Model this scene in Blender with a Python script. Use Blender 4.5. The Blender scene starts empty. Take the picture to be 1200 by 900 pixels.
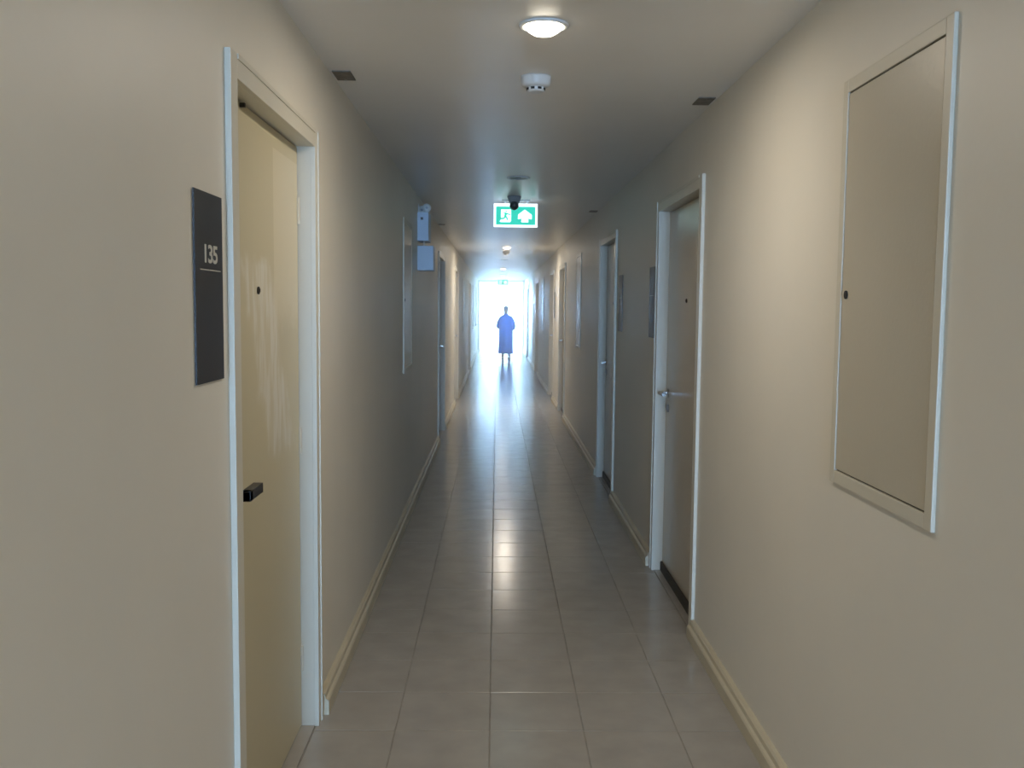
import bpy, bmesh, math, random
from mathutils import Vector, Matrix
random.seed(7)
SC = bpy.context.scene
COL = SC.collection

# ------------------------------------------------------------------ camera
CAM_H = 1.5
YAW, PIT, ROLL, FPX = 0.01679, 0.0815, 0.0098, 1105.2
def make_camera():
    fw = Vector((math.sin(YAW)*math.cos(PIT), math.cos(YAW)*math.cos(PIT), -math.sin(PIT)))
    r0 = Vector((math.cos(YAW), -math.sin(YAW), 0)); u0 = r0.cross(fw)
    r = r0*math.cos(ROLL) + u0*math.sin(ROLL); u = -r0*math.sin(ROLL) + u0*math.cos(ROLL)
    cd = bpy.data.cameras.new('camera'); cd.sensor_width = 36; cd.lens = FPX/1200*36
    cd.clip_start = .05; cd.clip_end = 500
    c = bpy.data.objects.new('camera', cd); COL.objects.link(c)
    m = Matrix((r, u, -fw)).transposed().to_4x4(); m.translation = (0, 0, CAM_H)
    c.matrix_world = m
    SC.camera = c
make_camera()

# ------------------------------------------------------------------ world, exposure
AL, AR, ZC = .638, .915, 2.377        # left wall, right wall, ceiling height
Y_BACK, Y_PORTAL, Y_END = -11.5, 31.6, 66.0
SC.view_settings.view_transform = 'Standard'; SC.view_settings.look = 'None'
SC.view_settings.gamma = 1; SC.view_settings.use_curve_mapping = False
SC.view_settings.exposure = 0.18
SC.cycles.volume_bounces = 1
SKY = 84.0
HAZE = .034
w = bpy.data.worlds.new('world'); SC.world = w; w.use_nodes = True
nt = w.node_tree; bg = nt.nodes['Background']
tc = nt.nodes.new('ShaderNodeTexCoord'); sx = nt.nodes.new('ShaderNodeSeparateXYZ'); cr = nt.nodes.new('ShaderNodeValToRGB')
nt.links.new(tc.outputs['Generated'], sx.inputs[0]); nt.links.new(sx.outputs['Z'], cr.inputs[0]); nt.links.new(cr.outputs[0], bg.inputs[0])
cr.color_ramp.elements[0].position = 0.0; cr.color_ramp.elements[0].color = (.35, .62, 1.0, 1)
cr.color_ramp.elements[1].position = 1.0; cr.color_ramp.elements[1].color = (.34, .58, 1.0, 1)
bg.inputs[1].default_value = SKY
def sky_portal(name, loc, rot, sx_, sy_):
    l = bpy.data.lights.new(name, 'AREA'); l.shape = 'RECTANGLE'; l.size = sx_; l.size_y = sy_; l.cycles.is_portal = True
    o = bpy.data.objects.new(name, l); COL.objects.link(o); o.location = loc; o.rotation_euler = rot
H_ = math.pi/2
MX, WX = (AR-AL)/2, AR+AL
sky_portal('sky_portal', (MX, Y_END+.02, ZC/2), (-H_, 0, 0), WX, ZC)
sky_portal('sky_portal', (MX, Y_BACK-.02, ZC/2), (H_, 0, 0), WX, ZC)
sky_portal('sky_portal', (-AL-.2, (24+Y_END)/2, 1.6), (0, -H_, 0), 1.5, Y_END-24)

LAMP_W = 10.0       # watts of each lit downlight
LAMP_C = (1.0, .89, .75)

# ------------------------------------------------------------------ helpers
def new_mat(name):
    m = bpy.data.materials.new(name); m.use_nodes = True
    return m, m.node_tree, m.node_tree.nodes['Principled BSDF']
def mat(name, c, rough=.5, metal=0, spec=.5, bump=0, bscale=200, var=0, vscale=3, coat=0, stretch=None, emit=None, es=0, rvar=0):
    m, t, b = new_mat(name)
    b.inputs['Base Color'].default_value = (*c, 1); b.inputs['Roughness'].default_value = rough
    b.inputs['Metallic'].default_value = metal; b.inputs['Specular IOR Level'].default_value = spec
    b.inputs['Coat Weight'].default_value = coat; b.inputs['Coat Roughness'].default_value = .08
    if emit:
        b.inputs['Emission Color'].default_value = (*emit, 1); b.inputs['Emission Strength'].default_value = es
    geo = t.nodes.new('ShaderNodeNewGeometry')
    vec = geo.outputs['Position']
    if stretch:
        mp = t.nodes.new('ShaderNodeMapping'); mp.inputs['Scale'].default_value = stretch
        t.links.new(vec, mp.inputs[0]); vec2 = mp.outputs[0]
    else: vec2 = vec
    if var:
        n = t.nodes.new('ShaderNodeTexNoise'); n.inputs['Scale'].default_value = vscale; n.inputs['Detail'].default_value = 5
        t.links.new(vec, n.inputs['Vector'])
        r = t.nodes.new('ShaderNodeValToRGB')
        r.color_ramp.elements[0].position = .3; r.color_ramp.elements[1].position = .7
        r.color_ramp.elements[0].color = tuple(x*(1-var) for x in c)+(1,)
        r.color_ramp.elements[1].color = tuple(min(1, x*(1+var)) for x in c)+(1,)
        t.links.new(n.outputs[0], r.inputs[0]); t.links.new(r.outputs[0], b.inputs['Base Color'])
        if rvar:
            mr = t.nodes.new('ShaderNodeMapRange'); mr.inputs['To Min'].default_value = rough-rvar; mr.inputs['To Max'].default_value = rough+rvar
            t.links.new(n.outputs[0], mr.inputs[0]); t.links.new(mr.outputs[0], b.inputs['Roughness'])
    if bump:
        n = t.nodes.new('ShaderNodeTexNoise'); n.inputs['Scale'].default_value = bscale; n.inputs['Detail'].default_value = 3
        t.links.new(vec2, n.inputs['Vector'])
        bp = t.nodes.new('ShaderNodeBump'); bp.inputs['Strength'].default_value = bump; bp.inputs['Distance'].default_value = .01
        t.links.new(n.outputs[0], bp.inputs['Height']); t.links.new(bp.outputs[0], b.inputs['Normal'])
    return m

def glass_material():
    m = bpy.data.materials.new('window_glass'); m.use_nodes = True; t = m.node_tree; t.nodes.remove(t.nodes['Principled BSDF'])
    tr = t.nodes.new('ShaderNodeBsdfTransparent'); tr.inputs[0].default_value = (.93, .96, .97, 1)
    gl = t.nodes.new('ShaderNodeBsdfGlossy'); gl.inputs['Roughness'].default_value = .02
    fr = t.nodes.new('ShaderNodeFresnel'); mx = t.nodes.new('ShaderNodeMixShader')
    t.links.new(fr.outputs[0], mx.inputs[0]); t.links.new(tr.outputs[0], mx.inputs[1]); t.links.new(gl.outputs[0], mx.inputs[2])
    t.links.new(mx.outputs[0], t.nodes['Material Output'].inputs['Surface'])
    return m
M = {}
M['wall'] = mat('wall_paint', (.80, .76, .665), .48, spec=.5, bump=.03, bscale=60, var=.03, vscale=1.5)
M['ceiling'] = mat('ceiling_paint', (.88, .865, .83), .33, spec=.5, bump=.25, bscale=4, var=.02, vscale=2, stretch=(.25, 1, 1))
M['casing'] = mat('casing_enamel', (.70, .665, .56), .38, spec=.5, var=.02, vscale=4)
M['skirting'] = mat('skirting_enamel', (.60, .54, .40), .5, spec=.4, var=.06, vscale=5)
M['panel'] = mat('panel_paint', (.58, .53, .42), .35, bump=.05, bscale=80, var=.03, vscale=2)
M['panel_frame'] = mat('panel_frame_enamel', (.68, .64, .53), .42)
M['tile'] = mat('floor_tile_glaze', (.39, .365, .33), .20, spec=.42, var=.07, vscale=7, rvar=.03)
M['grout'] = mat('grout', (.29, .265, .23), .8, var=.2, vscale=9)
M['dark'] = mat('dark_gap', (.02, .018, .015), .8)
M['black'] = mat('black_powder_coat', (.018, .018, .02), .38, bump=.05, bscale=400)
M['chrome'] = mat('satin_steel', (.5, .5, .5), .22, metal=1)
M['plaque'] = mat('charcoal_acrylic', (.035, .036, .042), .42, spec=.3, var=.12, vscale=9)
M['ink'] = mat('pale_lettering', (.62, .60, .52), .5)
M['white_plastic'] = mat('white_plastic', (.78, .80, .80), .35, var=.01)
M['grey_plastic'] = mat('grey_plastic', (.30, .31, .33), .4)
M['plate'] = mat('ceiling_plate_metal', (.16, .14, .11), .45, var=.35, vscale=30)
M['seal'] = mat('door_sweep_rubber', (.05, .045, .04), .7)
M['lens'] = mat('dark_lens', (.01, .012, .02), .08, coat=1)
M['box_daylight'] = mat('white_box_daylight_blue', (.62, .74, .90), .5)  # blue cast of the rear daylight put into the white box colour
M['sign_white'] = mat('lit_sign_edge', (.9, .95, 1), .4, emit=(.85, .95, 1), es=1.5)
M['sign_green'] = mat('lit_sign_green', (.0, .45, .28), .4, emit=(.015, .52, .37), es=1.0)
M['lamp_face'] = mat('lamp_diffuser', (1, .97, .9), .5, emit=(1, .90, .72), es=9)
M['lamp_off'] = mat('unlit_bulb', (.55, .58, .62), .25)
M['reflector'] = mat('lamp_reflector', (.12, .12, .12), .3, metal=.6)
M['glass'] = glass_material()
M['robe'] = mat('robe_cloth_glare_blue', (.04, .20, .72), .8, var=.12, vscale=12, bump=.2, bscale=40)  # dark robe coloured blue to carry the veiling glare
M['skin'] = mat('skin', (.42, .28, .2), .55)
M['hair'] = mat('short_grey_hair', (.22, .24, .30), .7, bump=.3, bscale=120)
M['shoe'] = mat('white_shoe', (.8, .82, .85), .5)
M['concrete'] = mat('pale_concrete', (.62, .62, .60), .8, var=.06, vscale=2, bump=.1, bscale=30)
M['leaf'] = mat('tree_leaf', (.05, .12, .05), .5, var=.3, vscale=6)
M['bark'] = mat('tree_bark', (.12, .09, .07), .8, bump=.5, bscale=30)

def door_material():
    # cream door enamel with smeared pale filler/cleaning marks on the leaf (wear with a shape of its own) and a painted reflection
    m, t, b = new_mat('door_enamel_smeared')
    L = t.links.new; N = t.nodes.new
    g = N('ShaderNodeTexCoord'); s = N('ShaderNodeSeparateXYZ'); L(g.outputs['Object'], s.inputs[0])
    def mth(op, a, bb=None, c=None):
        n = N('ShaderNodeMath'); n.operation = op
        for i, v in enumerate((a, bb, c)):
            if v is None: continue
            if isinstance(v, (int, float)): n.inputs[i].default_value = v
            else: L(v, n.inputs[i])
        return n.outputs[0]
    def step(v, lo, hi):
        n = N('ShaderNodeMapRange'); n.interpolation_type = 'SMOOTHSTEP'; n.inputs['From Min'].default_value = lo; n.inputs['From Max'].default_value = hi
        L(v, n.inputs[0]); return n.outputs[0]
    nz = N('ShaderNodeTexNoise'); nz.inputs['Scale'].default_value = 9; nz.inputs['Detail'].default_value = 4
    L(g.outputs['Object'], nz.inputs['Vector'])
    mp = N('ShaderNodeMapping'); mp.inputs['Scale'].default_value = (1, 16, 3); mp.inputs['Rotation'].default_value = (.25, 0, 0)
    L(g.outputs['Object'], mp.inputs[0])
    sn = N('ShaderNodeTexNoise'); sn.inputs['Scale'].default_value = 1.6; sn.inputs['Detail'].default_value = 5; L(mp.outputs[0], sn.inputs['Vector'])
    wob = mth('MULTIPLY_ADD', nz.outputs[0], .14, -.07)
    y = mth('ADD', s.outputs['Y'], wob); z = mth('ADD', s.outputs['Z'], wob)
    # smear A: slanted swath, from (y=.28, z=1.66) down to (y=.78, z=.98)
    line = mth('MULTIPLY_ADD', z, -.50, 1.20)          # y centre at each z
    d = mth('ABSOLUTE', mth('SUBTRACT', y, line))
    a = mth('MULTIPLY', mth('SUBTRACT', 1, step(d, .12, .20)), mth('MULTIPLY', step(z, 1.0, 1.06), mth('SUBTRACT', 1, step(z, 1.60, 1.64))))
    a = mth('MULTIPLY', a, mth('MULTIPLY_ADD', step(sn.outputs[0], .4, .6), .75, .25))
    # patch B: bright reflection painted as a paler band, upper right of the leaf
    bnd = mth('MULTIPLY', step(s.outputs['Y'], .60, .61), mth('MULTIPLY', step(z, 1.40, 1.5), mth('SUBTRACT', 1, step(s.outputs['Z'], 1.965, 1.97))))
    mix = N('ShaderNodeMix'); mix.data_type = 'RGBA'; mix.inputs[6].default_value = (.60, .54, .37, 1); mix.inputs[7].default_value = (.80, .79, .74, 1)
    L(mth('MULTIPLY', a, .6), mix.inputs[0])
    mix2 = N('ShaderNodeMix'); mix2.data_type = 'RGBA'; L(mix.outputs[2], mix2.inputs[6]); mix2.inputs[7].default_value = (.72, .66, .50, 1)
    L(mth('MULTIPLY', bnd, .7), mix2.inputs[0]); L(mix2.outputs[2], b.inputs['Base Color'])
    b.inputs['Roughness'].default_value = .42
    return m
M['door_marked'] = door_material()
M['door'] = mat('door_enamel', (.56, .50, .40), .25, var=.03, vscale=2)

def box(bm, x0, x1, y0, y1, z0, z1, mi=0, bev=0):
    vs = [bm.verts.new(p) for p in ((x0,y0,z0),(x1,y0,z0),(x1,y1,z0),(x0,y1,z0),(x0,y0,z1),(x1,y0,z1),(x1,y1,z1),(x0,y1,z1))]
    fs = [bm.faces.new([vs[i] for i in f]) for f in ((0,3,2,1),(4,5,6,7),(0,1,5,4),(1,2,6,5),(2,3,7,6),(3,0,4,7))]
    for f in fs: f.material_index = mi
    if bev:
        es = list({e for f in fs for e in f.edges})
        bmesh.ops.bevel(bm, geom=es, offset=bev, segments=2, affect='EDGES', profile=.7)
    return fs
def obj(name, bm, m, parent=None, smooth=False, loc=None):
    bmesh.ops.recalc_face_normals(bm, faces=bm.faces)
    me = bpy.data.meshes.new(name); bm.to_mesh(me); bm.free()
    for mm in (m if isinstance(m, (list, tuple)) else [m]): me.materials.append(M[mm])
    if smooth:
        for p in me.polygons: p.use_smooth = True
    o = bpy.data.objects.new(name, me); COL.objects.link(o)
    if parent: o.parent = parent
    if loc: o.location = loc
    return o
def B(name, dims, m, parent=None, bev=0):
    bm = bmesh.new(); box(bm, *dims, bev=bev); return obj(name, bm, m, parent)
def empty(name, loc, label=None, cat=None, group=None, kind=None):
    o = bpy.data.objects.new(name, None); COL.objects.link(o); o.location = loc; o.empty_display_size = .1
    return tag(o, label, cat, group, kind)
def tag(o, label=None, cat=None, group=None, kind=None):
    if label: o['label'] = label
    if cat: o['category'] = cat
    if group: o['group'] = group
    if kind: o['kind'] = kind
    return o
def lathe(bm, prof, n=24, c=(0,0,0), axis='Z', cap=True):
    rings = []
    for r, h in prof:
        ring = []
        for i in range(n):
            a = 2*math.pi*i/n; p = (r*math.cos(a), r*math.sin(a), h)
            if axis == 'X': p = (p[2], p[0], p[1])
            if axis == 'Y': p = (p[0], p[2], p[1])
            ring.append(bm.verts.new((p[0]+c[0], p[1]+c[1], p[2]+c[2])))
        rings.append(ring)
    for a, b_ in zip(rings, rings[1:]):
        for i in range(n): bm.faces.new((a[i], a[(i+1)%n], b_[(i+1)%n], b_[i]))
    if cap:
        if prof[0][0] > 1e-5: bm.faces.new(rings[0][::-1])
        if prof[-1][0] > 1e-5: bm.faces.new(rings[-1])
def poly(bm, pts, x0, x1):
    # prism of (y,z) outline between x0 and x1
    a = [bm.verts.new((x0, p[0], p[1])) for p in pts]; b_ = [bm.verts.new((x1, p[0], p[1])) for p in pts]
    n = len(pts); bm.faces.new(a); bm.faces.new(b_[::-1])
    for i in range(n): bm.faces.new((a[i], b_[i], b_[(i+1)%n], a[(i+1)%n]))

# ------------------------------------------------------------------ plan of the corridor
HEAD = 2.095
DL = [(2.254, 3.33), (10.25, 11.40), (14.25, 15.40), (21.4, 22.5)]
DR = [(4.20, 5.36), (7.22, 8.33), (12.55, 13.70), (15.1, 16.2), (20.8, 21.9), (27.0, 28.1),
      (34.0, 35.1), (39.0, 40.1), (43.0, 44.1), (48.0, 49.1), (53.0, 54.1), (58.0, 59.1)]
CW = .058           # casing width
TH = .14            # wall thickness
DEP = .046          # door leaf set back behind the wall face

WIN = [(25.0, 26.3), (28.4, 30.0)]; WZ = (.95, 2.09)
def wall(name, side, doors, y0, y1, label):
    bm = bmesh.new()
    xi, xo = (-AL, -AL-TH) if side < 0 else (AR, AR+TH)
    xa, xb = min(xi, xo), max(xi, xo)
    cur = y0
    for a, b_ in doors:
        a += .02; b_ -= .02
        box(bm, xa, xb, cur, a, -.1, ZC)
        box(bm, xa, xb, a, b_, HEAD-.02, ZC)
        cur = b_
    if side < 0:
        for a, b_ in WIN:
            box(bm, xa, xb, cur, a, -.1, ZC); box(bm, xa, xb, a, b_, WZ[1], ZC); box(bm, xa, xb, a, b_, -.1, WZ[0]); cur = b_
    box(bm, xa, xb, cur, y1, -.1, ZC)
    bmesh.ops.remove_doubles(bm, verts=bm.verts, dist=1e-5)
    return tag(obj(name, bm, 'wall'), label, None, None, 'structure')
wall('wall_left', -1, DL, Y_BACK, Y_PORTAL+.1, 'cream painted corridor wall on the left with recessed doors')
wall('wall_right', 1, DR, Y_BACK, Y_END, 'cream painted corridor wall on the right with recessed doors')
tag(B('ceiling', (-AL-TH, AR+TH, Y_BACK, Y_END, ZC, ZC+.15), 'ceiling'), 'flat off white glossy corridor ceiling', None, None, 'structure')

# ------------------------------------------------------------------ floor: slab of grout and single tiles
floor = tag(B('floor', (-AL-TH-.02, AR+TH+.02, Y_BACK, Y_END+3, -.06, -.003), 'grout'), 'glossy greyish beige tiled corridor floor', None, None, 'structure')
P, GX, GY, J = .3346, -.0131, 5.914, .0035
cols = []
x = GX - P*2
while x < AR:
    a, b_ = max(x, -AL+.002), min(x+P, AR-.002)
    if b_-a > .02: cols.append((a+J/2, b_-J/2))
    x += P
def tile_bm(bm, x0, x1, y0, y1, dz=(0,0,0,0)):
    e = .0015
    z = [0+d for d in dz]
    lo = [bm.verts.new(p) for p in ((x0,y0,-.006),(x1,y0,-.006),(x1,y1,-.006),(x0,y1,-.006))]
    mid = [bm.verts.new((p[0], p[1], z[i]-.0012)) for i, p in enumerate(((x0,y0),(x1,y0),(x1,y1),(x0,y1)))]
    top = [bm.verts.new((p[0], p[1], z[i])) for i, p in enumerate(((x0+e,y0+e),(x1-e,y0+e),(x1-e,y1-e),(x0+e,y1-e)))]
    for A_, B_ in ((lo, mid), (mid, top)):
        for i in range(4): bm.faces.new((A_[i], A_[(i+1)%4], B_[(i+1)%4], B_[i]))
    bm.faces.new(top); bm.faces.new(lo[::-1])
n0 = math.floor((2.2-GY)/P)
tile_mesh = {}
rest = bmesh.new(); made = 0
nrows = int((Y_END+2.9-Y_BACK)/P)
k = math.ceil((Y_BACK-GY)/P)
while GY+(k+1)*P < Y_END+2.9:
    y0 = GY+k*P+J/2; y1 = GY+(k+1)*P-J/2
    for ci, (xa, xb) in enumerate(cols):
        if k >= n0 and made < 300:
            v = random.randrange(4)
            if (ci, v) not in tile_mesh:
                bm = bmesh.new()
                t1, t2 = random.uniform(-.0004, .0004), random.uniform(-.0004, .0004)
                tile_bm(bm, xa, xb, 0, y1-y0, (t1, t2, -t1, -t2))
                me = bpy.data.meshes.new('tile'); bm.to_mesh(me); bm.free(); me.materials.append(M['tile'])
                tile_mesh[(ci, v)] = me
            o = bpy.data.objects.new('tile', tile_mesh[(ci, v)]); COL.objects.link(o); o.parent = floor; o.location = (0, y0, 0)
            made += 1
        else:
            t1, t2 = random.uniform(-.0004, .0004), random.uniform(-.0004, .0004)
            tile_bm(rest, xa, xb, y0, y1, (t1, t2, -t1, -t2))
    k += 1
tag(obj('distant_tiles', rest, 'tile', floor), kind='stuff')

# ------------------------------------------------------------------ skirting boards between the doors
def skirting(side, segs, name):
    for i, (a, b_) in enumerate(segs):
        s = -1 if side < 0 else 1
        W = AL if side < 0 else AR
        prof = [(0, 0), (.034, 0), (.034, .050), (.030, .056), (.022, .060), (.020, .076), (.014, .082), (0, .084)]
        bm = bmesh.new()
        A_ = [bm.verts.new((s*(W-p[0]), a, p[1])) for p in prof]; B_ = [bm.verts.new((s*(W-p[0]), b_, p[1])) for p in prof]
        bm.faces.new(A_); bm.faces.new(B_[::-1])
        for j in range(len(prof)): bm.faces.new((A_[j], B_[j], B_[(j+1)%len(prof)], A_[(j+1)%len(prof)]))
        tag(obj(name, bm, 'skirting'), 'low yellowish cream skirting board along the foot of the %s wall' % ('left' if side < 0 else 'right'), None, 'skirting boards', 'structure')
def gaps(doors, y0, y1):
    r = []; c = y0
    for a, b_ in doors: r.append((c, a-.002)); c = b_+.035
    r.append((c, y1)); return r
skirting(-1, gaps(DL, Y_BACK, Y_PORTAL-.1), 'baseboard_left')
skirting(1, [g for g in gaps(DR, Y_BACK, Y_PORTAL-.1+0) if g[0] < Y_PORTAL and g[1] < Y_PORTAL][:-0 or None] + [(28.135, Y_PORTAL-.1)] + [(a, b_) for a, b_ in gaps(DR[6:], Y_PORTAL+.1, Y_END)], 'baseboard_right')

# ------------------------------------------------------------------ doors
def lever_bm(s, x, y, z, d, ylen, th):
    """x = door face, s = direction into the corridor (+1/-1), bar runs ylen along y"""
    bm = bmesh.new()
    ys = 1 if ylen > 0 else -1
    e = d
    box(bm, min(x, x+s*e), max(x, x+s*e), min(y, y+ys*th), max(y, y+ys*th), z-th/2, z+th/2, bev=.002)
    box(bm, min(x+s*(e-th), x+s*e), max(x+s*(e-th), x+s*e), min(y, y+ylen), max(y, y+ylen), z-th/2, z+th/2, bev=.002)
    return bm
def door(n, side, a, b_, first=False, label='', detail=2):
    s = 1 if side < 0 else -1                 # direction into the corridor
    W = -AL if side < 0 else AR
    d = empty('door_%d' % n, (W, a, 0), label, 'door', None, 'structure')
    def X(*v): return tuple(sorted((s*v[0], s*v[1])))
    L = b_-a
    f, r = .015, -DEP                         # casing front, door face (offsets from wall face)
    def part(name, x0, x1, y0, y1, z0, z1, m, bev=.0015, parent=d):
        xs = X(x0, x1); return B(name, (xs[0], xs[1], y0, y1, z0, z1), m, parent, bev)
    # jambs: casing board plus reveal lining as an L
    for q in (0, 1):
        bm = bmesh.new()
        xs = X(.0, f); xr = X(r-.05, .0)
        if q == 0:
            box(bm, xs[0], xs[1], 0, CW, 0, HEAD, bev=.0015); box(bm, xr[0], xr[1], .021, CW, 0, HEAD-CW)
            xq = X(r-.05, r+.004); 
        else:
            box(bm, xs[0], xs[1], L-CW, L, 0, HEAD, bev=.0015); box(bm, xr[0], xr[1], L-CW, L-.021, 0, HEAD-CW)
            xb = X(f, f+.004); box(bm, xb[0], xb[1], L-.012, L, 0, HEAD)   # raised outer bead
        obj('jamb', bm, 'casing', d)
    bm = bmesh.new()
    xs = X(0, f); xr = X(r-.05, 0)
    box(bm, xs[0], xs[1], CW, L-CW, HEAD-CW, HEAD, bev=.0015); box(bm, xr[0], xr[1], .021, L-.021, HEAD-CW, HEAD-.021)
    xs = X(f-.001, f+.003); box(bm, xs[0], xs[1], CW, L-CW, HEAD-.012, HEAD)
    obj('door_head', bm, 'casing', d)
    # leaf, its own origin at its lower near corner so that the marks stay on it
    g = .004
    xs = X(r-.042, r)
    bm = bmesh.new(); box(bm, xs[0], xs[1], 0, L-2*CW-2*g, 0, HEAD-CW-g-.008, bev=.001)
    leaf = obj('door_leaf', bm, 'door_marked' if first else 'door', d, loc=(0, CW+g, .008))
    part('dark_gap', r-.047, r-.044, CW, L-CW, .0, HEAD-CW, 'dark', 0)
    part('threshold', r-.05, .0, CW, L-CW, -.003, .003, 'tile', .0005)
    if detail < 1: return d
    if first:
        h = obj('lever_handle', lever_bm(s, s*r, CW+.065, 1.012, .062, .13, .026), 'black', d)
        # small catch at the top of the leaf, hinges on the far edge
        part('door_catch', r, r+.014, CW+.24, CW+.252, HEAD-CW-.018, HEAD-CW-.006, 'black')
        hy = L-CW-.006
    else:
        hy = CW+.006
        q = L-CW-.07
        bm = lever_bm(s, s*r, q, 1.03, .055, -.12, .018)
        h = obj('lever_handle', bm, 'chrome', d)
        bm = bmesh.new(); lathe(bm, [(.026, 0), (.026, .008), (.022, .010)], 20, (s*r, q-.009, 1.03), 'X')
        if s < 0:
            for v in bm.verts: v.co.x = 2*s*r - v.co.x
        obj('rose', bm, 'chrome', h)
        if side > 0: part('door_sweep', r, r+.012, CW+.004, L-CW-.004, .0035, .055, 'seal')
        bm = bmesh.new(); lathe(bm, [(.022, 0), (.022, .007), (.009, .0085), (.009, .012)], 18, (s*r, q-.009, .945), 'X')
        if s < 0:
            for v in bm.verts: v.co.x = 2*s*r - v.co.x
        obj('keyhole', bm, 'grey_plastic', d)
    for hz in (.25, 1.03, 1.82):
        bm = bmesh.new(); lathe(bm, [(.006, -.045), (.006, .045)], 10, (s*(r+.003), hy, hz), 'Z'); obj('hinge', bm, 'chrome' if not first else 'casing', d)
    py = (L/2) if not first else CW+.41
    bm = bmesh.new(); lathe(bm, [(.011, 0), (.011, .004), (.007, .006), (.004, .003)], 16, (s*r, py, 1.54), 'X')
    if s < 0:
        for v in bm.verts: v.co.x = 2*s*r - v.co.x
    obj('peephole', bm, 'black', d)
    return d

LD = ['nearest door on the left wall, cream with smeared marks and black lever handle',
      'second door on the left wall, just past the emergency light',
      'third door on the left wall',
      'fourth and farthest door on the left wall, halfway to the bright end',
   ]
RD = ['nearest door on the right wall, cream with steel lever and dark bottom seal',
      'second door on the right wall, set between two dark plaques',
      'third door on the right wall, pinkish cream beyond the second wall panel',
      'fourth door on the right wall, with a pale frame',
      'fifth door on the right wall',
      'sixth door on the right wall, last before the white portal',
      'first door on the right wall beyond the white portal', 'second door on the right wall beyond the white portal',
      'third door on the right wall beyond the white portal', 'fourth door on the right wall beyond the white portal',
      'fifth door on the right wall beyond the white portal', 'last door on the right wall at the bright end']
n = 1
for i, (a, b_) in enumerate(DL): door(n, -1, a, b_, i == 0, LD[i]); n += 1
for i, (a, b_) in enumerate(DR): door(n, 1, a, b_, False, RD[i], 1 if i < 6 else 0); n += 1

# ------------------------------------------------------------------ wall access panels
def panel(side, y0, z0, L, Hh, label, lock=True):
    s = 1 if side < 0 else -1
    W = -AL if side < 0 else AR
    p = empty('access_panel', (W, y0, z0), label, 'wall panel')
    fwid, ft = .034, .013
    def X(a, b_): return tuple(sorted((s*a, s*b_)))
    for nm, (ya, yb, za, zb) in (('frame_side', (0, fwid, 0, Hh)), ('frame_side', (L-fwid, L, 0, Hh)), ('frame_rail', (fwid, L-fwid, 0, fwid)), ('frame_rail', (fwid, L-fwid, Hh-fwid, Hh))):
        xs = X(0, ft*.75); bm = bmesh.new(); box(bm, xs[0], xs[1], ya, yb, za, zb, bev=.003); obj(nm, bm, 'panel_frame', p)
    xs = X(.0, .002); B('dark_gap', (xs[0], xs[1], fwid, L-fwid, fwid, Hh-fwid), 'dark', p)
    g = fwid+.004
    xs = X(.002, .0075); pd = B('panel_door', (xs[0], xs[1], g, L-g, g, Hh-g), 'panel', p, .001)
    if lock:
        bm = bmesh.new(); lathe(bm, [(.011, .0075), (.011, .0105), (.006, .0115)], 16, (0, L-g-.03 if side > 0 else g+.03, .50), 'X')
        if s < 0:
            for v in bm.verts: v.co.x = -v.co.x
        obj('lock', bm, 'dark', p)
panel(1, 1.915, 1.04, .60, 1.055, 'large cream access panel with a rounded frame, nearest on the right wall')
panel(-1, 6.43, 1.04, .60, 1.055, 'cream access panel on the left wall before the emergency light')
panel(1, 10.25, 1.04, .60, 1.055, 'cream access panel on the right wall between second and third doors', False)
panel(-1, 17.9, 1.04, .60, 1.055, 'access panel on the left wall shining between third and fourth doors', False)
panel(1, 18.5, 1.04, .60, 1.055, 'access panel on the right wall shining between fourth and fifth doors', False)
panel(1, 25.9, .90, .60, 1.055, 'farthest access panel on the right wall before the white portal', False)

# ------------------------------------------------------------------ room plaques
def plaque(side, y0, label, number=None, y1=None, z0=1.328, z1=1.742, line=True):
    s = 1 if side < 0 else -1
    W = -AL if side < 0 else AR
    y1 = y1 or y0+.20
    p = empty('room_plaque', (W, y0, z0), label, 'plaque')
    def X(a, b_): return tuple(sorted((s*a, s*b_)))
    L, Hh = y1-y0, z1-z0
    xs = X(0, .002); B('backing', (xs[0], xs[1], .006, L-.006, .006, Hh-.006), 'grey_plastic', p)
    xs = X(.002, .005); B('face_plate', (xs[0], xs[1], 0, L, 0, Hh), 'plaque', p, .0008)
    if line:
        xs = X(.005, .0054)
        B('rule_line', (xs[0], xs[1], .035, L-.018, Hh*.592, Hh*.592+.0022), 'ink', p)
    if number:
        cu = bpy.data.curves.new('number', 'FONT'); cu.body = number; cu.size = .054; cu.offset = .0012; cu.space_character = .88; cu.extrude = .0002
        t = bpy.data.objects.new('tmp', cu); COL.objects.link(t)
        bpy.context.view_layer.update()
        me = bpy.data.meshes.new_from_object(t.evaluated_get(bpy.context.evaluated_depsgraph_get()))
        bpy.data.objects.remove(t)
        me.materials.clear(); me.materials.append(M['ink'])
        w_ = max(v.co.x for v in me.vertices)
        for v in me.vertices:
            a, b_, c = v.co.x, v.co.y, v.co.z
            v.co = (s*(.0054+c), L-.04-w_*1.5+a*1.5, Hh*.592+.018+b_)
        o = bpy.data.objects.new('number', me); COL.objects.link(o); o.parent = p
    return p
plaque(-1, 2.0, 'dark room plaque reading 135 beside the nearest door on the left', '135', 2.2)
plaque(1, 5.45, 'dark blank plaque on the right wall just past the nearest right door')
plaque(1, 6.86, 'dark plaque on the right wall just before the second right door', None, 7.07)
plaque(1, 14.86, 'plaque on the right wall beside the fourth right door', None, None)
plaque(1, 30.2, 'small plaque on the right wall just before the white portal', None, None)

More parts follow.
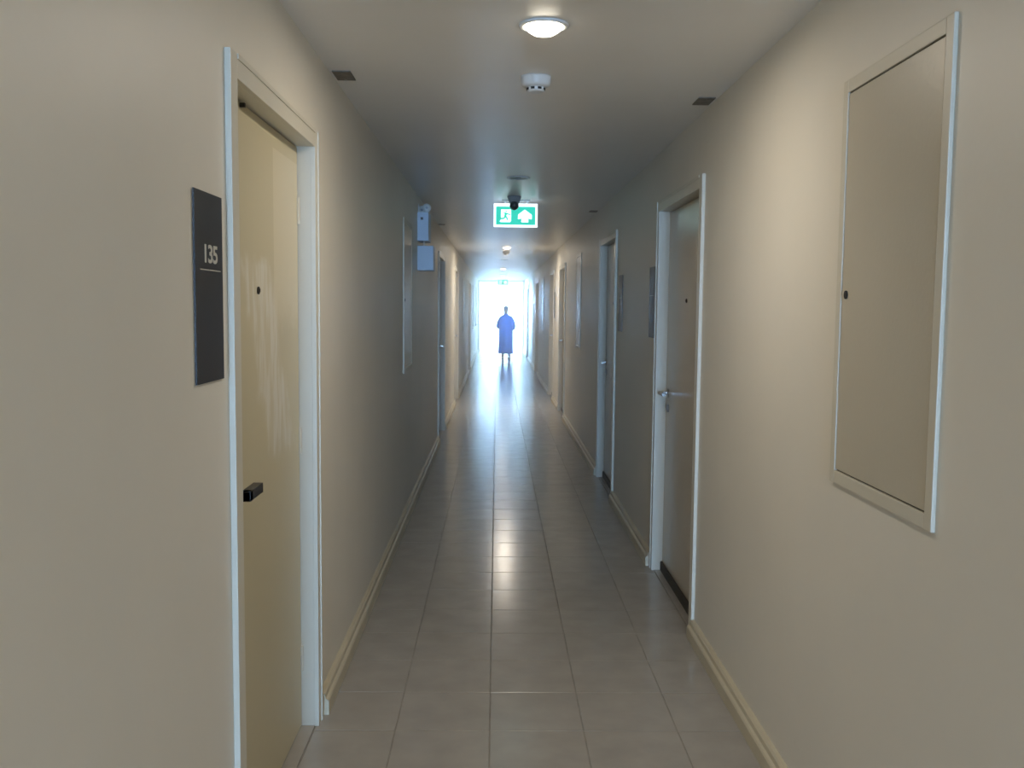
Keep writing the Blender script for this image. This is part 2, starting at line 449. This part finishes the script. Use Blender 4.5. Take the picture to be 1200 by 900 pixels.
# ------------------------------------------------------------------ downlights
def downlight(y, lit, label, x=.139, boost=1.0):
    d = empty('downlight', (x, y, ZC), label, 'ceiling light')
    bm = bmesh.new(); lathe(bm, [(.064, 0), (.078, 0), (.080, -.003), (.076, -.007), (.066, -.008), (.062, -.004), (.062, 0)], 32, cap=False); obj('trim_ring', bm, 'white_plastic', d, True)
    if lit:
        bm = bmesh.new(); lathe(bm, [(.060, -.0005), (.057, -.008), (.050, -.018), (.034, -.028), (.016, -.033), (.0001, -.034)], 32); obj('diffuser', bm, 'lamp_face', d, True)
        l = bpy.data.lights.new('lamp', 'AREA'); l.shape = 'DISK'; l.size = .12; l.energy = LAMP_W*boost; l.color = LAMP_C; l.spread = math.radians(180)
        o = bpy.data.objects.new('lamp', l); COL.objects.link(o); o.parent = d; o.location = (0, 0, -.037)
    else:
        bm = bmesh.new(); lathe(bm, [(.062, -.0005), (.062, -.003), (.0001, -.003)], 32); obj('reflector', bm, 'reflector', d)
        bm = bmesh.new(); lathe(bm, [(.013, -.003), (.016, -.008), (.012, -.014), (.0001, -.016)], 16); obj('bulb', bm, 'lamp_off', d, True)
downlight(-3.9, True, 'unseen lit downlight added far behind the viewer')  # unseen lamp added to lift the near walls and ceiling
downlight(-.45, True, 'lit downlight above the viewer, behind the picture')
downlight(3.02, True, 'large bright lit downlight nearest on the ceiling', boost=.8)
downlight(6.50, False, 'unlit downlight in front of the nearest exit sign')
downlight(10.25, False, 'unlit downlight hidden behind the nearest exit sign')
downlight(14.0, True, 'lit downlight beyond the nearest exit sign', boost=2.2)
downlight(17.7, False, 'unlit downlight beyond the far smoke detector')
downlight(21.8, True, 'farthest lit downlight before the far exit sign', boost=.9)

# ------------------------------------------------------------------ smoke detectors
def detector(y, x, m, label):
    d = empty('smoke_detector', (x, y, ZC), label, 'smoke detector')
    bm = bmesh.new(); lathe(bm, [(.058, 0), (.058, -.006), (.056, -.030), (.050, -.038), (.036, -.042)], 32); obj('base', bm, m, d, True)
    bm = bmesh.new(); lathe(bm, [(.034, -.041), (.034, -.054), (.028, -.058), (.0001, -.059)], 32); c = obj('sensor_head', bm, m, d)
    for i in range(8):
        a = 2*math.pi*(i+.5)/8
        bm = bmesh.new(); box(bm, -.007, .007, -.0015, .0015, -.004, .004)
        bmesh.ops.transform(bm, matrix=Matrix.Translation((.0345*math.cos(a), .0345*math.sin(a), -.048)) @ Matrix.Rotation(a+math.pi/2, 4, 'Z'), verts=bm.verts)
        obj('vent', bm, 'dark', c)
detector(3.68, .142, 'white_plastic', 'round white smoke detector on the ceiling behind the nearest lit downlight')
detector(15.0, .14, 'grey_plastic', 'greyish smoke detector on the ceiling just past the second lit downlight')  # grey colour stands in for its backlit shade

# ------------------------------------------------------------------ dome camera and exit signs
c = empty('security_camera', (.131, 7.6, ZC), 'small dark ball security camera hanging before the nearest exit sign', 'camera')
bm = bmesh.new(); lathe(bm, [(.056, 0), (.056, -.008), (.048, -.03), (.038, -.050), (.032, -.058)], 28); obj('mount', bm, 'grey_plastic', c, True)
bm = bmesh.new(); bmesh.ops.create_uvsphere(bm, u_segments=24, v_segments=14, radius=.037); bmesh.ops.translate(bm, vec=(0, -.020, -.074), verts=bm.verts); bl = obj('ball', bm, 'lens', c, True)
bm = bmesh.new(); lathe(bm, [(.012, -.038), (.012, -.042), (.008, -.043)], 16, (0, -.020, -.076), 'Y'); obj('lens', bm, 'black', bl)

def exit_sign(x, y, z0, W_, Hh, label, lit=True):
    e = empty('exit_sign', (x, y, z0), label, 'exit sign')
    bm = bmesh.new(); box(bm, -W_/2, W_/2, -.012, .012, 0, Hh, bev=.003); obj('sign_body', bm, 'sign_white' if lit else 'grey_plastic', e)
    bw = .018*W_/.36
    bm = bmesh.new(); box(bm, -W_/2+bw, W_/2-bw, -.0145, -.012, bw, Hh-bw*1.4); gp = obj('green_panel', bm, 'sign_green', e)
    k_ = W_/.36
    top = ZC-z0
    bm = bmesh.new(); box(bm, -W_*.32, W_*.32, -.02, .02, top-.012, top); box(bm, -.006-W_*.25, .006-W_*.25, -.004, .004, Hh-.002, top-.01); box(bm, -.006+W_*.25, .006+W_*.25, -.004, .004, Hh-.002, top-.01)
    obj('ceiling_bracket', bm, 'white_plastic', e)
    # doorway square and running figure, then the arrow
    def flat(name, pts, y_, m, par):
        bm = bmesh.new()
        a = [bm.verts.new((p[0]*k_, y_, p[1]*k_)) for p in pts]; b2 = [bm.verts.new((p[0]*k_, y_+.0008, p[1]*k_)) for p in pts]
        bm.faces.new(a); bm.faces.new(b2[::-1])
        for i in range(len(pts)): bm.faces.new((a[i], b2[i], b2[(i+1)%len(pts)], a[(i+1)%len(pts)]))
        return obj(name, bm, m, par)
    if not lit: return
    dw = flat('doorway', [(-.122,.040), (-.046,.040), (-.038,.050), (-.038,.142), (-.120,.142), (-.120,.060), (-.130,.044)], -.0155, 'sign_white', gp)
    def limb(pts, w_):
        out = []
        for (x0, z0_), (x1, z1_) in zip(pts, pts[1:]):
            dx, dz = x1-x0, z1_-z0_; l_ = math.hypot(dx, dz); nx, nz = -dz/l_*w_, dx/l_*w_
            out.append([(x0+nx, z0_+nz), (x1+nx, z1_+nz), (x1-nx, z1_-nz), (x0-nx, z0_-nz)])
        return out
    bm = bmesh.new()
    qs = limb([(-.078,.116), (-.086,.088)], .0095) + limb([(-.086,.088), (-.094,.070), (-.120,.068)], .0068) + limb([(-.084,.090), (-.072,.074), (-.066,.056)], .0068) + \
         limb([(-.078,.114), (-.100,.112)], .0050) + limb([(-.076,.112), (-.060,.104), (-.042,.102)], .0050)
    hd = [(-.078+.007*math.cos(t*math.pi/5), .128+.007*math.sin(t*math.pi/5)) for t in range(10)]
    for pts in qs+[hd]:
        a = [bm.verts.new((p[0]*k_, -.0168, p[1]*k_)) for p in pts]; b2 = [bm.verts.new((p[0]*k_, -.0156, p[1]*k_)) for p in pts]
        bm.faces.new(a); bm.faces.new(b2[::-1])
        for i in range(len(pts)): bm.faces.new((a[i], b2[i], b2[(i+1)%len(pts)], a[(i+1)%len(pts)]))
    obj('running_figure', bm, 'sign_green', dw)
    flat('arrow', [(.075,.142), (.132,.100), (.132,.064), (.104,.072), (.104,.040), (.048,.040), (.048,.072), (.020,.064), (.020,.100)], -.0155, 'sign_white', gp)
exit_sign(.148, 7.85, 2.155, .36, .192, 'green lit exit sign with running figure and up arrow, nearest')
exit_sign(.16, 25.5, 2.08, .31, .165, 'small green exit sign far down the corridor before the white portal')
exit_sign(.20, 47.0, 2.04, .26, .17, 'farthest exit sign, a dark shape in the glare beyond the portal', False)

# ------------------------------------------------------------------ emergency light with box below, left wall
e = empty('emergency_light', (-AL, 7.6, 2.02), 'white emergency light box with two round heads high on the left wall', 'emergency light')
B('housing', (0, .088, 0, .28, 0, .225), 'box_daylight', e, .004)
B('label', (.025, .045, -.002, .0005, .165, .185), 'plaque', e)
for hx, hy in ((.072, .03), (.02, .20)):
    bm = bmesh.new(); lathe(bm, [(.031, -.012), (.034, 0), (.03, .022), (.016, .034), (.0001, .037)], 20, (hx, hy, .262), 'Y'); hh = obj('lamp_head', bm, 'white_plastic', e, True)
    bm = bmesh.new(); lathe(bm, [(.011, -.0155), (.011, -.012)], 16, (hx, hy, .262), 'Y'); obj('bulb', bm, 'grey_plastic', hh)
    B('bracket', (hx-.006, hx+.006, hy-.006, hy+.012, .222, .236), 'grey_plastic', e)
bm = bmesh.new(); lathe(bm, [(.004, -.001), (.004, .065)], 8, (.008, -.004+.012, .225), 'Z'); obj('antenna', bm, 'white_plastic', e)
e2 = empty('junction_box', (-AL, 7.6, 1.785), 'plain white box on the left wall just under the emergency light', 'box')
bm = bmesh.new(); box(bm, 0, .128, 0, .22, 0, .195, bev=.004); obj('box_body', bm, 'box_daylight', e2)
bm = bmesh.new(); lathe(bm, [(.004, .19), (.004, .236)], 8, (.05, .05, 0), 'Z'); obj('cable', bm, 'white_plastic', e2)

# ------------------------------------------------------------------ small ceiling plates
def plate(x, y, label, w_=.07, l_=.14):
    o = empty('ceiling_plate', (x, y, ZC), label, 'ceiling plate')
    bm = bmesh.new(); box(bm, -w_/2, w_/2, -l_/2, l_/2, -.004, 0, bev=.001); obj('plate', bm, 'plate', o)
    for q in (-1, 1):
        bm = bmesh.new(); lathe(bm, [(.004, -.0055), (.004, -.004)], 10, (0, q*l_*.36, 0)); obj('screw', bm, 'chrome', o)
plate(-.592, 3.70, 'small brown grey plate on the ceiling above the nearest left door')
plate(.868, 4.06, 'small brown grey plate on the ceiling above the nearest right door')
plate(.872, 8.68, 'small plate on the ceiling beyond the second right door')
plate(-.60, 10.25, 'small plate on the ceiling above the second left door')

# ------------------------------------------------------------------ white portal at the end of the enclosed stretch
bm = bmesh.new()
box(bm, -AL, -AL+.06, Y_PORTAL-.1, Y_PORTAL+.1, 0, ZC); box(bm, AR-.06, AR, Y_PORTAL-.1, Y_PORTAL+.1, 0, ZC)
box(bm, -AL+.06, AR-.06, Y_PORTAL-.1, Y_PORTAL+.1, ZC-.05, ZC)
tag(obj('trim_1', bm, 'casing'), 'white portal frame across the corridor before the bright stretch', None, None, 'structure')

# thin haze added in the corridor to imitate lens glare around the bright end
m = bpy.data.materials.new('glare_haze_volume'); m.use_nodes = True; nt = m.node_tree; nt.nodes.remove(nt.nodes['Principled BSDF'])
vs = nt.nodes.new('ShaderNodeVolumeScatter'); vs.inputs['Density'].default_value = HAZE; vs.inputs['Anisotropy'].default_value = .7
nt.links.new(vs.outputs[0], nt.nodes['Material Output'].inputs['Volume'])
M['glare_haze'] = m
tag(B('glare_haze', (-AL-.03, AR+.03, 4.5, Y_END-.5, -.03, ZC+.03), 'glare_haze'), 'thin bright haze added to imitate lens glare, filling the far stretch of the corridor', 'glare_haze', None, 'stuff')

for i, (a, b_) in enumerate(WIN):  # openings added to throw daylight on the figure and far walls
    wn = empty('window_%d' % (i+1), (-AL, a, WZ[0]), ('first', 'second')[i]+' window on the left wall before the white portal, added to light the person from behind', None, None, 'structure')
    L_, H2 = b_-a, WZ[1]-WZ[0]
    for (ya, yb, za, zb) in ((0, .05, 0, H2), (L_-.05, L_, 0, H2), (.05, L_-.05, 0, .05), (.05, L_-.05, H2-.05, H2), (L_/2-.025, L_/2+.025, .05, H2-.05)):
        B('window_frame', (-.10, -.05, ya, yb, za, zb), 'casing', wn, .003)
    for ya, yb in ((.05, L_/2-.025), (L_/2+.025, L_-.05)): B('pane', (-.078, -.074, ya, yb, .05, H2-.05), 'glass', wn)
    B('window_sill', (-.05, .03, -.03, L_+.03, -.03, .0), 'casing', wn, .004)

# open gallery side beyond the portal: parapet with columns
g = tag(B('wall_gallery', (-AL-TH, -AL, Y_PORTAL+.1, Y_END, -.1, .85), 'concrete'), 'low parapet on the open left side beyond the portal', None, None, 'structure')
for i in range(7):
    y = Y_PORTAL+4.8+i*4.8
    B('column', (-AL-TH, -AL, y-.14, y+.14, .85, ZC), 'concrete', g)
B('railing', (-AL-.09, -AL-.05, Y_PORTAL+.1, Y_END, 1.0, 1.03), 'chrome', g)
bm = bmesh.new(); bmesh.ops.create_grid(bm, x_segments=2, y_segments=2, size=60)
o = obj('ground', bm, 'concrete', loc=(0, 40, -.12)); tag(o, 'pale paved ground outside the far end', None, None, 'structure')

# tree outside the gallery
t = empty('tree', (-2.1, 60, -.12), 'dark leafy tree outside the open left side, faint in the glare', 'tree')
bm = bmesh.new()
pr = [(.14, 0), (.10, .8), (.08, 1.7), (.05, 2.6)]
lathe(bm, pr, 10)
for i in range(5):
    a = i*1.26; 
    q = bmesh.new(); lathe(q, [(.035, 0), (.015, 1.0)], 6)
    mm = Matrix.Translation((0, 0, 1.6+.15*i)) @ Matrix.Rotation(a, 4, 'Z') @ Matrix.Rotation(.8, 4, 'Y'); bmesh.ops.transform(q, matrix=mm, verts=q.verts)
    me = bpy.data.meshes.new('x'); q.to_mesh(me); q.free(); bm.from_mesh(me); bpy.data.meshes.remove(me)
obj('trunk', bm, 'bark', t)
bm = bmesh.new()
cl = [(random.gauss(0, .5), random.gauss(0, .5), 2.5+random.gauss(0, .35)) for _ in range(26)]
for i in range(1800):
    c0 = Vector(random.choice(cl)) + Vector([random.gauss(0, .2) for _ in range(3)])
    u = Vector([random.uniform(-1, 1) for _ in range(3)]).normalized(); v = u.orthogonal().normalized()
    s_ = random.uniform(.04, .08)
    ps = [c0-u*s_, c0+v*s_*.4, c0+u*s_, c0-v*s_*.4]
    bm.faces.new([bm.verts.new(p) for p in ps])
tag(obj('foliage', bm, 'leaf', t), kind='stuff')

# ------------------------------------------------------------------ person walking away, long robe with the glare put in as blue
PX, PY = .262, 27.0
p = empty('person', (PX, PY, 0), 'person seen from behind in a long robe, coloured blue for the glare, walking toward the bright end', 'person')
def skin_mesh(name, pts, edges, radii, m, parent, root=0, sub=2):
    me = bpy.data.meshes.new(name); me.from_pydata(pts, edges, [])
    o = bpy.data.objects.new(name, me); COL.objects.link(o)
    md = o.modifiers.new('skin', 'SKIN'); md.use_smooth_shade = True
    for i, v in enumerate(me.skin_vertices[0].data):
        r = radii[i]; v.radius = (r, r) if isinstance(r, (int, float)) else r; v.use_root = (i == root)
    ss = o.modifiers.new('sub', 'SUBSURF'); ss.levels = sub; ss.render_levels = sub
    bpy.context.view_layer.update()
    me2 = bpy.data.meshes.new_from_object(o.evaluated_get(bpy.context.evaluated_depsgraph_get()))
    me2.name = name; bpy.data.objects.remove(o)
    me2.materials.clear(); me2.materials.append(M[m])
    for q in me2.polygons: q.use_smooth = True
    o = bpy.data.objects.new(name, me2); COL.objects.link(o)
    if parent: o.parent = parent
    return o
PH = 1.53
P_ = [(0,0,.80),(0,.0,.98),(0,0,1.14),(0,.01,1.235),(0,.02,1.30),(0,.03,1.365),(0,.035,1.43),(0,.03,1.49),
      (-.08,0,.76),(-.085,.04,.43),(-.085,-.02,.09),(-.085,.12,.035),
      (.08,0,.76),(.09,-.02,.43),(.10,-.11,.11),(.10,-.01,.045),
      (-.15,.0,1.20),(-.245,.01,.97),(-.17,.19,.99),(-.13,.25,1.0),
      (.15,.0,1.20),(.25,.01,.95),(.17,.19,.97),(.13,.25,.98)]
E_ = [(0,1),(1,2),(2,3),(3,4),(4,5),(5,6),(6,7),(0,8),(8,9),(9,10),(10,11),(0,12),(12,13),(13,14),(14,15),(3,16),(16,17),(17,18),(18,19),(3,20),(20,21),(21,22),(22,23)]
R_ = [(.15,.11),(.12,.09),(.14,.10),(.10,.07),.048,.066,.078,.05, .085,.055,.042,.032, .085,.055,.042,.032, .058,.042,.03,.026, .058,.042,.03,.026]
body = skin_mesh('body', P_, E_, R_, 'skin', p)
# hands with five separate fingers each, joined in front of the belly
for s in (-1, 1):
    wx = .13 if s > 0 else -.13; wy = .25; wz = .98 if s > 0 else 1.0
    pts = [(wx, wy, wz), (wx-s*.05, wy+.03, wz-.005)]; ed = [(0, 1)]; rr = [.024, .030]
    for f in range(4):
        o_ = (f-1.5)*.017; ln = (.9, 1.0, .95, .75)[f]
        a0 = len(pts)
        pts += [(wx-s*.07, wy+.035, wz+o_), (wx-s*(.07+.032*ln), wy+.03, wz+o_*1.05), (wx-s*(.07+.045*ln), wy+.006, wz+o_*1.05)]
        ed += [(1, a0), (a0, a0+1), (a0+1, a0+2)]; rr += [.0085, .008, .007]
    a0 = len(pts); pts += [(wx-s*.045, wy+.012, wz+.034), (wx-s*.07, wy-.003, wz+.044)]; ed += [(1, a0), (a0, a0+1)]; rr += [.009, .008]
    skin_mesh('hand', pts, ed, rr, 'skin', p)
# face and ears (turned away) and cropped hair
bm = bmesh.new()
lathe(bm, [(.012, 0), (.010, .012), (.0001, .024)], 8, (0, .115, 1.425), 'Y'); obj('nose', bm, 'skin', p, True)
for s in (-1, 1):
    bm = bmesh.new(); bmesh.ops.create_uvsphere(bm, u_segments=10, v_segments=8, radius=.03)
    bmesh.ops.scale(bm, vec=(.35, .6, 1), verts=bm.verts); bmesh.ops.translate(bm, vec=(s*.079, .03, 1.425), verts=bm.verts); obj('ear', bm, 'skin', p, True)
    bm = bmesh.new(); bmesh.ops.create_uvsphere(bm, u_segments=8, v_segments=6, radius=.011); bmesh.ops.translate(bm, vec=(s*.03, .105, 1.44), verts=bm.verts); obj('eye', bm, 'dark', p, True)
bm = bmesh.new(); box(bm, -.022, .022, .104, .112, 1.388, 1.396, bev=.002); obj('mouth', bm, 'hair', p)
bm = bmesh.new(); bmesh.ops.create_uvsphere(bm, u_segments=20, v_segments=14, radius=1)
bmesh.ops.delete(bm, geom=[v for v in bm.verts if v.co.z < -.35 or (v.co.y > .55 and v.co.z < .45)], context='VERTS')
bmesh.ops.scale(bm, vec=(.083, .094, .092), verts=bm.verts); bmesh.ops.translate(bm, vec=(0, .028, 1.443), verts=bm.verts)
obj('hair', bm, 'hair', p, True)
# robe: lofted ellipses with soft folds
def loft(bm, rings, n=36, fold=0.0, seed=0):
    prev = None
    for (cx, cy, z, rx, ry, fa) in rings:
        ring = []
        for i in range(n):
            a = 2*math.pi*i/n
            k_ = 1+fa*math.sin(a*7+seed)+fa*.6*math.sin(a*11+1.3)
            ring.append(bm.verts.new((cx+rx*k_*math.cos(a), cy+ry*k_*math.sin(a), z)))
        if prev:
            for i in range(n): bm.faces.new((prev[i], prev[(i+1)%n], ring[(i+1)%n], ring[i]))
        prev = ring
    return prev
bm = bmesh.new()
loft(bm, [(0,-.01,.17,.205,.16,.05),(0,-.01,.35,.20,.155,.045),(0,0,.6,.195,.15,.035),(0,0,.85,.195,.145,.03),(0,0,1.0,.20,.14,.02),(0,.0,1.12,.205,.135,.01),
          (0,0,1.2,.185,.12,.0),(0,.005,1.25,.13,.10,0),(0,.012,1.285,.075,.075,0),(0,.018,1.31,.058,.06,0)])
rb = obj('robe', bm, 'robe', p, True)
sd = rb.modifiers.new('thickness', 'SOLIDIFY'); sd.thickness = .006
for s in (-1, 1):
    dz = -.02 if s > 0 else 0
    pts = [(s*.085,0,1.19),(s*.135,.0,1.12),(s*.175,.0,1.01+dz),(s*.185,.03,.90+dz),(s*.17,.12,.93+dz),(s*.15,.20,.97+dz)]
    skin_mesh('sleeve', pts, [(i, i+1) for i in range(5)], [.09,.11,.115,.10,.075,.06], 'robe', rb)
for sx_, sy_, ang in ((-.085, .10, 0), (.10, -.05, .5)):
    bm = bmesh.new(); bmesh.ops.create_uvsphere(bm, u_segments=16, v_segments=10, radius=1)
    for v in bm.verts:
        v.co.z = max(v.co.z, -.55)
    bmesh.ops.scale(bm, vec=(.045, .12, .055), verts=bm.verts)
    bmesh.ops.transform(bm, matrix=Matrix.Translation((sx_, sy_-.05, (.031 if ang == 0 else .05))) @ Matrix.Rotation(-ang*.5, 4, 'X'), verts=bm.verts)
    obj('shoe', bm, 'shoe', p, True)
